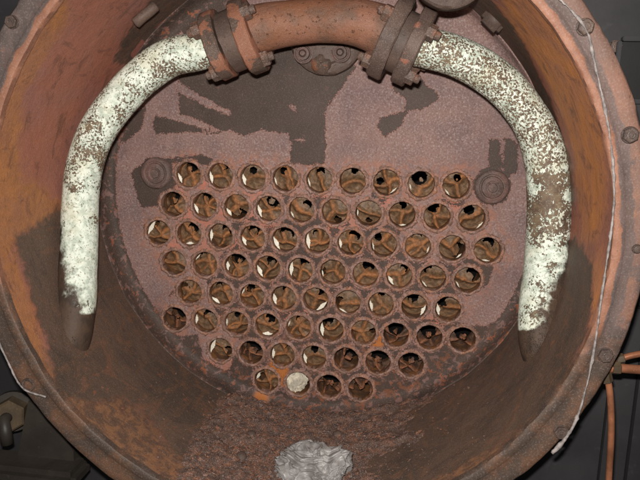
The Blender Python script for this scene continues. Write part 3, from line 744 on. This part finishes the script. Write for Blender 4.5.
# two blanked tube holes with domed plugs
pv, pf = lathe([(0.0295, 0.002), (0.0290, -0.003), (0.0262, -0.006), (0.0222, -0.0066), (0.0205, -0.0050), (0.0190, -0.0050), (0.0175, -0.0082), (0.0120, -0.0100), (0.0105, -0.0090), (0.0085, -0.0090), (0.0075, -0.0112), (0.0, -0.0122)], 40, wob=0.0010)
plug_me = mesh('tube_plug', pv, pf, MAT['plug'], True, 40)
for p in TUBE_PLUGS: put('tube_plug', plug_me, tube_plate, (p[0], 0, p[2]), spin=random.random())

# ------------------------------------------------------------------ steam pipes, header
def disc(r, t, seg=56, wob=0.0008, seed=0.0, bore=0.0):
    ch = 0.0022
    return lathe([(0.0, t / 2), (r - ch, t / 2), (r, t / 2 - ch), (r, -t / 2 + ch), (r - ch, -t / 2), (0.0, -t / 2)], seg, wob=wob, seed=seed)
def lobed(r, lobe, t, rot, seed):
    """flange outline with two bolt lugs"""
    v, f = disc(r, t, 64, 0.0009, seed)
    out = []
    for p in v:
        a = math.atan2(p.z, p.x) - rot
        s = 1 + (lobe / r - 1) * abs(math.cos(a)) ** 5
        out.append(Vector((p.x * s, p.y, p.z * s)))
    return out, f
fn = join(hexprism(0.0125, 0.004, -0.0095), lathe([(0.0, -0.018), (0.0058, -0.0172), (0.0066, -0.0155), (0.0066, -0.006)], 16))
nut_me = mesh('nut', fn[0], fn[1], MAT['nut'], True, 30)
fn2 = join(hexprism(0.0105, 0.004, -0.0075), lathe([(0.0, -0.013), (0.0052, -0.0125), (0.0058, -0.011), (0.0058, -0.006)], 16))
nut_dark = mesh('nut', fn2[0], fn2[1], MAT['plug'], True, 30)

def steam_pipe(path, label, side, flange_c, axis):
    root = empty('steam_pipe', path[-1], label, 'pipe', 'limescaled steam pipes')
    e = Vector(path[-1]); out_ = Vector((e.x, 0, e.z)).normalized()
    tn = Vector((-e.x * 0.25, 0, -0.5)).normalized()        # on down the wall, sinking into it
    path = list(path[:-1]) + [e + out_ * 0.006, e + out_ * 0.030 + tn * 0.030 + Vector((0, -0.008, 0)), e + out_ * 0.066 + tn * 0.055 + Vector((0, -0.014, 0))]
    P = catmull(path, 9)
    v, f = sweep(P, lambda t: 0.0292 + 0.0006 * math.sin(t * 9) + (0.0028 * max(0, (t - 0.45)) if side < 0 else 0.006 * math.sin(max(0, min(1, (t - 0.35) / 0.5)) * math.pi)), 36, True, 0.0006, 30)
    o = obj('pipe', v, f, MAT['pipe'], root, origin=(0, 0, 0))
    n = len(P); seg = 36; bare = []; speck = []; soot = []; blo = []
    for i in range(n):
        t = i / (n - 1)
        for k in range(seg):
            p = v[i * seg + k]
            if side < 0:
                b_ = 0.20 + 0.22 * max(0, ((p.x - P[i].x) * 0.6 - (p.z - P[i].z)) / 0.03 - 0.1) * (1.0 if t < 0.55 else 0.15) + 0.16 * math.exp(-((t - 0.12) / 0.12) ** 2) + 0.20 * math.exp(-((t - 0.47) / 0.08) ** 2) - 0.25 * math.exp(-((t - 0.7) / 0.14) ** 2)
                sp = 2.4 if t < 0.5 else 1.5
                x_in = (p.x - P[i].x) / 0.03
                s_ = max(0, min(1.2, (t - 0.62) / 0.05 * 0.32 - x_in * 0.8)) if t > 0.56 else 0
                if t > 0.80: s_ = 1.2
            else:
                b_ = 0.45 + 0.06 * (t < 0.42) - 0.20 * max(0, ((p.x - P[i].x) + (p.z - P[i].z)) / 0.03 - 0.5) * (t < 0.45) + 0.15 * math.exp(-((t - 0.52) / 0.05) ** 2) - 0.22 * math.exp(-((t - 0.72) / 0.10) ** 2)
                sp = 3.6 if t < 0.45 else 1.6
                x_in = (p.x - P[i].x) / 0.03
                s_ = max(0, min(1.2, (t - 0.58) / 0.2 * 0.6 + x_in * 0.75)) if t > 0.48 else 0
                if t > 0.825: s_ = 1.2
            bare.append(b_); speck.append(sp); soot.append(s_); blo.append(1.0 if (side > 0 and t < 0.42) else 2.4 if t > 0.3 else 1.5)
    blo += [1] * (len(v) - len(blo)); attr(o.data, 'blotch', blo)
    bare += [0] * (len(v) - len(bare)); speck += [1] * (len(v) - len(speck)); soot += [1] * (len(v) - len(soot))
    attr(o.data, 'bare', bare); attr(o.data, 'speck', speck); attr(o.data, 'soot', soot)
    fv, ff = lobed(0.053, 0.060, 0.022, 1.2, side * 3.0)
    fl = obj('flange', align(fv, flange_c, axis), ff, MAT['flange' if side < 0 else 'flange_dark'], root, sharp=40)
    return root, fl
axL = Vector((0.93, 0.0, 0.36)).normalized(); axR = Vector((-0.92, 0.0, 0.40)).normalized()
pl_, flL = steam_pipe(LEFT_PIPE, 'white limescaled steam pipe curving down the rust red left wall', -1, LEFT_FLANGES[0], axL)
pr_, flR = steam_pipe(RIGHT_PIPE, 'brown speckled limescaled steam pipe curving down the orange wall beside the cord', 1, RIGHT_FLANGES[0], axR)
hdr = empty('steam_header', HEADER_PATH[3], 'orange rusted header pipe between two bolted flanges', 'pipe')
hp = catmull(HEADER_PATH, 8)
hv, hf = sweep(hp, lambda t: 0.0355 + 0.003 * math.cos(t * 2 * math.pi), 40, True, 0.0008, 25)
obj('pipe', hv, hf, MAT['header'], hdr)
for c, ax, sd, mt in ((LEFT_FLANGES[1], axL, 4.0, 'flange'), (RIGHT_FLANGES[1], axR, 8.0, 'flange_dark')):
    fv, ff = lobed(0.058, 0.064, 0.024, 1.2, sd)
    fl = obj('flange', align(fv, c, ax), ff, MAT[mt], hdr, sharp=40)
def ring_pt(c, ax, r, ang):
    """point on a flange's bolt circle; ang 0 = towards the viewer, 90 = down"""
    u = Vector((0, -1, 0)); w = ax.cross(u).normalized()
    if w.z > 0: w = -w
    a = math.radians(ang)
    return Vector(c) + (u * math.cos(a) + w * math.sin(a)) * r
for c_out, c_in, ax, f_out, root in ((LEFT_FLANGES[0], LEFT_FLANGES[1], axL, flL, pl_), (RIGHT_FLANGES[0], RIGHT_FLANGES[1], axR, flR, pr_)):
    for ang in (62, -30, 160):
        put('nut', nut_me, root, ring_pt(c_out, ax, 0.047, ang) - ax * 0.0125, axis=-ax, spin=random.random())
        put('nut', nut_me, hdr, ring_pt(c_in, ax, 0.050, ang) + ax * 0.0135, axis=ax, spin=random.random())
    gv, gf = lathe([(0.0, 0.012), (0.047, 0.012), (0.047, -0.012), (0.0, -0.012)], 48, wob=0.001, seed=2)
    mid = (Vector(c_out) + Vector(c_in)) / 2
    obj('gasket', align(gv, mid, ax), gf, MAT['soot'], root, sharp=40)

# regulator boss on the plate behind the header
boss = empty('regulator_cover', BOSS[0], 'sooty round cover with nuts partly hidden behind the orange header pipe', 'cover')
bv, bf = lathe([(0.062, 0.030), (0.062, 0.004), (0.058, 0.0), (0.046, -0.001), (0.043, -0.006), (0.020, -0.009), (0.0, -0.010)], 56, wob=0.0010)
obj('cover_plate', align(bv, BOSS[0], (0, -1, 0)), bf, MAT['soot'], boss, sharp=40)
nr = join(lathe([(0.0165, 0.006), (0.0160, -0.004), (0.0135, -0.005), (0.0125, -0.003), (0.0112, -0.003), (0.0105, -0.010), (0.0065, -0.011), (0.006, -0.008), (0.004, -0.013), (0.0, -0.0135)], 32, wob=0.0006))
stud_me = mesh('nut', nr[0], nr[1], MAT['plug'], True, 35)
for p in BOSS[1:3]: put('nut', stud_me, boss, (p[0], -0.034, p[2]))
lv, lf = lathe([(0.017, 0.004), (0.016, -0.003), (0.010, -0.007), (0.004, -0.010), (0.0, -0.0105)], 22, wob=0.005, seed=4)
obj('scale_lump', align(lv, (BOSS[3][0], -0.034, BOSS[3][2]), (0, -1, 0)), lf, MAT['flange'], boss)

# fitting hanging in from above on the right
capr = empty('blower_flange', UPPER_CAP[0], 'sooty round flange hanging above the speckled pipe', 'flange')
cv_, cf_ = lathe([(0.0, 0.012), (0.052, 0.012), (0.055, 0.008), (0.055, -0.006), (0.052, -0.009), (0.034, -0.010), (0.032, -0.024), (0.030, -0.026), (0.0, -0.026)], 56, wob=0.0010, seed=6)
obj('flange_disc', align(cv_, UPPER_CAP[0], (0.05, -1, 0.1)), cf_, MAT['soot'], capr, sharp=40)
sv, sf = sweep([Vector(UPPER_CAP[0]) + Vector((0, 0.010, 0.0)), Vector(UPPER_CAP[0]) + Vector((0.0, 0.04, 0.005)), Vector(UPPER_CAP[0]) + Vector((0, 0.07, 0.04)), Vector(UPPER_CAP[0]) + Vector((0, 0.075, 0.075))], 0.025, 24)
obj('stub_pipe', sv, sf, MAT['soot'], capr)
for k in range(4):
    a = math.radians(45 + 90 * k)
    put('nut', nut_dark, capr, Vector(UPPER_CAP[0]) + Vector((0.043 * math.cos(a), -0.010, 0.043 * math.sin(a))), axis=(0.05, -1, 0.1), spin=random.random())

# lug and stud on the shell
p = Vector(WALL_POINTS[5]); rad = Vector((p.x, 0, p.z)).normalized()
bx = box(-0.018, 0.018, -0.016, 0.016, -0.012, 0.014, 0.005)
zq = Vector((0, 0, 1)).rotation_difference(-rad)
lug = obj('bracket_lug', [p + zq @ v for v in bx[0]], bx[1], MAT['soot'], smokebox)
a_, b_ = Vector(WALL_POINTS[6]), Vector(WALL_POINTS[7])
inw = -Vector((a_.x, 0, a_.z)).normalized() * 0.008
sv, sf = sweep([a_ + inw + (b_ - a_) * t for t in (0, 0.05, 0.3, 0.7, 0.95, 1.0)], lambda t: 0.0085 if 0.1 < t < 0.9 else 0.006, 18, True, 0.001, 80)
obj('stud', sv, sf, MAT['soot'], smokebox)

# ------------------------------------------------------------------ ash and scale on the floor of the smokebox
heap = empty('ash_heap', (0, -0.17, -0.40), 'bed of brown rust flakes and ash lying below the tubes', 'ash')
heap['kind'] = 'stuff'
def floor_z(x, y): return -math.sqrt(max(0.0, R * R - x * x))
def heap_t(x, y):
    e = min((x + 0.165 - 0.10 * max(0, -y - 0.20)) / 0.02, (0.165 - x + 0.3 * (y + 0.15)) / 0.14, (-0.012 - y) / 0.03 + 0.2, 1.0)
    e += 0.45 * fbm((x, y, 0), 22, 4)
    return max(-0.003, 0.012 * min(1.0, e) + (0.004 * fbm((x, y, 0), 35, 3) if e > 0 else 0)) 
V = []; F = []
xs = np.linspace(-0.21, 0.22, 110); yy = np.linspace(YF + 0.006, -0.012, 90)
for y in yy:
    for x in xs:
        z = floor_z(x, y); d = Vector((-x, 0, -z)).normalized()
        V.append(Vector((x, y, z)) + d * (heap_t(x, y) + 0.0025 * fbm((x, y, 0), 120, 8)))
nx = len(xs)
for j in range(len(yy) - 1):
    for i in range(nx - 1): F.append((j * nx + i, j * nx + i + 1, (j + 1) * nx + i + 1, (j + 1) * nx + i))
ah = obj('ash_bed', V, F, MAT['ash'], heap, origin=(0, 0, 0)); tag(ah, kind='stuff')
V = []; F = []
def flake(c, nrm, s, out):
    V, F = out
    t1 = nrm.cross(Vector((random.uniform(-1, 1), random.uniform(-1, 1), random.uniform(-1, 1)))).normalized(); t2 = nrm.cross(t1)
    n = random.choice((4, 5, 5)); b = len(V); th_ = s * random.uniform(0.10, 0.25)
    an = sorted(random.uniform(0, 6.28) for _ in range(n)); rr = [s * random.uniform(0.6, 1.1) for _ in range(n)]
    for lay in (0, 1):
        for a, r in zip(an, rr): V.append(c + t1 * math.cos(a) * r + t2 * math.sin(a) * r * 0.7 + nrm * th_ * lay)
    F.append(tuple(b + n + k for k in range(n))); F.append(tuple(b + k for k in reversed(range(n))))
    for k in range(n): F.append((b + k, b + (k + 1) % n, b + n + (k + 1) % n, b + n + k))
cnt = 0
while cnt < 6500:
    x = random.gauss(0.0, 0.13)
    if abs(x) > 0.30: continue
    x = x; y = random.uniform(YF + 0.01, -0.018)
    t = heap_t(x, y)
    if t < 0.001 and random.random() > 0.38: continue
    z = floor_z(x, y); d = Vector((-x, 0, -z)).normalized()
    nrm = (d + Vector((random.gauss(0, .35), random.gauss(0, .35), random.gauss(0, .25)))).normalized()
    flake(Vector((x, y, z)) + d * (max(t, 0) + random.uniform(0.0, 0.002)), nrm, random.choice((0.0014, 0.002, 0.002, 0.003, 0.003, 0.0042, 0.0062)) * (1.0 if t > 0.001 else 0.5), (V, F)); cnt += 1
fo = obj('loose_flakes', V, F, MAT['flake'], heap, origin=(0, 0, 0), smooth=False); tag(fo, kind='stuff')

dome = lathe([(0.0115, 0.012), (0.0110, 0.0), (0.0095, -0.006), (0.006, -0.0095), (0.0, -0.0105)], 22, wob=0.0006)
dome_me = mesh('stud_head', dome[0], dome[1], MAT['soot'], True)
for p in WALL_POINTS[:3]:
    d = Vector((-p[0], 0, -p[2])).normalized()
    put('stud_head', dome_me, smokebox, Vector(p) + d * 0.008, axis=(d + Vector((0, -0.3, 0))).normalized(), scale=0.85)

# ------------------------------------------------------------------ crumpled plastic on the ash
def mat_bag():
    n = NT('crumpled_plastic')
    col = n.mix(n.step(n.noise(60, 5), 0.35, 0.65), C((164, 160, 158)), C((126, 121, 119)))
    return n.done(col, 0.42, n.noise(60, 3, 0.6, 1.5), 0.15, 0.002, spec=0.5)
MAT['bag'] = mat_bag()
bm = bmesh.new(); bmesh.ops.create_icosphere(bm, subdivisions=7, radius=1.0)
bc = Vector(WALL_POINTS[4])
bc = Vector((bc.x, bc.y - 0.012, bc.z + 0.016))
def crease(p):
    q_ = p + 0.35 * Vector((mnoise.noise(p * 1.3), mnoise.noise(p * 1.3 + Vector((7, 0, 0))), mnoise.noise(p * 1.3 + Vector((0, 9, 0)))))
    r1 = 1 - abs(mnoise.noise(Vector((q_.x * 0.8 + 3, q_.y * 2.6, q_.z * 3.6))))
    r2 = 1 - abs(mnoise.noise(Vector((q_.x * 1.6 + 9, q_.y * 5.5 + q_.x * 1.5, q_.z * 7.5))))
    r3 = 1 - abs(mnoise.noise(Vector((q_.x * 3.2 + 1, q_.y * 11 + q_.x * 3, q_.z * 15))))
    return 0.22 * r1 ** 2 + 0.15 * r2 ** 3 + 0.025 * r3 ** 3
for v in bm.verts:
    c = v.co.copy()
    k = 0.74 + crease(c) + 0.08 * mnoise.noise(c * 1.7)
    d_ = Vector((c.x * 0.054 * k, c.y * 0.050 * k, c.z * 0.036 * k))
    g_ = max(0.0, (c.x - 0.5)) * max(0.0, 0.6 + c.z)       # gathered tuft
    v.co = bc + d_ + Vector((0.012, 0.0, 0.040)) * g_
bm.verts.index_update()
bag = obj('plastic_bag', [v.co for v in bm.verts], [tuple(x.index for x in f.verts) for f in bm.faces], MAT['bag'], None)
tag(bag, 'crumpled grey translucent plastic bag lying on the rust flakes', 'plastic bag'); bm.free()

# crumpled paper stuffed in one tube
tx, tz = [(x, z) for (x, z, k, i) in TUBES if (k, i) == (7, 1)][0]
bm = bmesh.new(); bmesh.ops.create_icosphere(bm, subdivisions=4, radius=1.0)
for v in bm.verts:
    c = v.co.copy(); k = 0.80 + 0.28 * (1 - abs(mnoise.noise(c * 2.6 + Vector((4, 1, 7))))) ** 2 + 0.10 * mnoise.noise(c * 6)
    v.co = Vector((c.x * 0.0200 * k - 0.0025 - 0.003 * (c.z < -0.2), c.y * 0.007 * k + 0.008 + 0.003 * mnoise.noise(c * 3), c.z * 0.0215 * k)) + Vector((tx, 0, tz))
bm.verts.index_update()
pw = obj('paper_wad', [v.co for v in bm.verts], [tuple(x.index for x in f.verts) for f in bm.faces], MAT['paper'], None, sharp=30)
tag(pw, 'crumpled cream paper stuffed into a tube of the bottom row', 'paper'); bm.free()

# ------------------------------------------------------------------ sealing cord and wire on the ring
cp = catmull(CORD, 10)
V, F = [], []
v, f = sweep(cp, lambda t: 0.0013 + (0.0010 if t > 0.88 else 0) + 0.0004 * math.sin(t * 60), 10, True, 0.0012, 260)
cord = obj('sealing_cord', v, f, MAT['cord'], None)
tag(cord, 'frayed grey sealing cord hanging down the front ring between its bolts', 'cord')
v, f = sweep(catmull(WIRE, 8), 0.0013, 8, True, 0.0006, 300)
wire = obj('wire', v, f, MAT['cord'], None)
tag(wire, 'thin grey wire along the ring beside the empty bolt hole', 'wire')

# ------------------------------------------------------------------ dark ironwork behind the ring
V = []; F = []; NB = 96
for k in range(NB):
    a = 2 * math.pi * k / NB
    c, s = math.cos(a), math.sin(a)
    m = 1.1 / max(abs(c), abs(s))
    for y in (-0.20, -0.185):
        V.append((0.425 * c, y, 0.425 * s)); V.append((m * c, y, m * s))
for k in range(NB):
    a, b = k * 4, ((k + 1) % NB) * 4
    F += [(a, a + 1, b + 1, b), (a + 2, b + 2, b + 3, a + 3), (a, b, b + 2, a + 2), (a + 1, a + 3, b + 3, b + 1)]
bp = obj('backing_plate', V, F, MAT['dark_plate'], None, origin=(0, -0.19, -0.4), smooth=False)
tag(bp, kind='structure')
P = BACK_POINTS
fr = empty('access_frame', P[2], 'small dark rectangular hatch frame on the backing plate beside the ring', 'hatch')
x0, x1, z0, z1 = P[1][0], P[1][0] + 0.09, P[2][2], P[1][2]
for bx in (box(x0, x1, -0.212, -0.201, z1, z1 + 0.006, 0.001), box(x0, x1, -0.212, -0.201, z0 - 0.006, z0, 0.001), box(x0 - 0.006, x0, -0.2115, -0.2015, z0, z1, 0.001)):
    obj('frame_bar', bx[0], bx[1], MAT['dark_plate'], fr, smooth=False)
bx = box(x0 + 0.0005, x1, -0.204, -0.2005, z0 + 0.0005, z1 - 0.0005)
obj('hatch_panel', bx[0], bx[1], MAT['black'], fr, smooth=False)
hb = put('bolt', bolt_me, bp, (P[0][0], -0.2005, P[0][2]), spin=0.3, scale=0.75)

def tube_thing(name, label, cat, path, rad, mat, fit=None, n=8):
    root = empty(name, path[-1], label, cat)
    v, f = sweep(catmull(path, n), rad, 16)
    obj('pipe', v, f, MAT[mat], root)
    for (c, ax, r, h) in fit or []:
        hv_, hf_ = hexprism(r, h / 2, -h / 2)
        obj('union_nut', align(hv_, c, ax), hf_, MAT['brass'], root, smooth=False)
    return root
c0 = COPPER_DOWN; s0 = COPPER_SIDE; u0 = COPPER_UPPER
tube_thing('copper_pipe', 'thin bright copper pipe running straight down beside the ring', 'pipe', c0, 0.0042, 'copper', [(c0[0], (0.3, 0, -1), 0.0075, 0.014)])
tube_thing('copper_pipe', 'short horizontal copper pipe with brass union below the branch pipe', 'pipe', s0, 0.0058, 'copper', [(s0[1], (1, 0, 0), 0.0085, 0.010)])
tube_thing('copper_pipe', 'thin slanting copper branch pipe above the horizontal one', 'pipe', u0, 0.0042, 'copper', [(u0[1], (1, 0, 0.3), 0.007, 0.010)])
# seams of the dark casing lower right
for (x, w) in ((0.455, 0.003), (0.492, 0.004)):
    bx = box(x, x + w, -0.2045, -0.2005, -1.0, -0.05, 0.0008); o = obj('seam_strip', bx[0], bx[1], MAT['black'], bp, smooth=False)
for z in (-0.20, -0.105):
    bx = box(0.43, 1.05, -0.2062, -0.2022, z, z + 0.004, 0.0008); o = obj('seam_strip', bx[0], bx[1], MAT['black'], bp, smooth=False)
post = box(P[3][0], P[3][0] + 0.03, -0.25, -0.222, -0.60, P[3][2], 0.004)
po = obj('post', post[0], post[1], MAT['dark_plate'], None, smooth=False); tag(po, 'grey square post standing beside the straight copper pipe', 'post')
# lower left: cast bracket, union, pipe
LL = LOWER_LEFT
br = empty('cast_bracket', LL[1], 'greasy dark cast bracket with a rounded shelf under the ring', 'bracket')
bx = box(LL[1][0] - 0.05, LL[2][0], -0.305, -0.245, LL[2][2] - 0.012, LL[2][2] + 0.016, 0.009)
obj('shelf', bx[0], bx[1], MAT['casting'], br, sharp=50)
wv = [LL[4], (LL[4][0] - 0.025, -0.26, LL[4][2] - 0.10), (LL[5][0], -0.26, LL[5][2] - 0.03), LL[5], (LL[4][0] + 0.04, -0.26, LL[4][2] - 0.02)]
V = [Vector((v[0], -0.265, v[2])) for v in wv] + [Vector((v[0], -0.235, v[2])) for v in wv]
n = len(wv); F = [tuple(range(n)), tuple(range(2 * n - 1, n - 1, -1))] + [(k, (k + 1) % n, n + (k + 1) % n, n + k) for k in range(n)]
obj('web', V, F, MAT['casting'], br, smooth=False)
un = empty('pipe_union', LL[0], 'dull brass pipe union nut above the cast bracket', 'pipe fitting')
hv_, hf_ = hexprism(0.026, 0.030, -0.012)
obj('union_nut', align(hv_, LL[0], (0.35, -1, 0.15)), hf_, MAT['brass'], un, smooth=False)
hv_, hf_ = lathe([(0.0, 0.03), (0.03, 0.03), (0.032, 0.026), (0.032, 0.016), (0.0, 0.016)], 32)
obj('collar', align(hv_, LL[0], (0.35, -1, 0.15)), hf_, MAT['casting'], un, sharp=40)
sv_, sf_ = sweep([Vector(LL[0]) + Vector((0, -0.005, 0)), Vector(LL[0]) + Vector((0.004, -0.022, 0.002)), Vector(LL[0]) + Vector((0.010, -0.028, -0.010)), Vector(LL[0]) + Vector((0.012, -0.028, -0.032))], 0.009, 16)
obj('elbow', sv_, sf_, MAT['casting'], un)
lp = [Vector(LL[3]) + Vector((-0.02, -0.03, 0.05)), Vector(LL[3]) + Vector((-0.003, -0.035, 0.02)), Vector(LL[3]) + Vector((0.006, -0.035, -0.02)), Vector(LL[3]) + Vector((0.010, -0.035, -0.10))]
tube_thing('copper_pipe', 'copper pipe rising in front of the cast bracket', 'pipe', lp, 0.0055, 'copper')
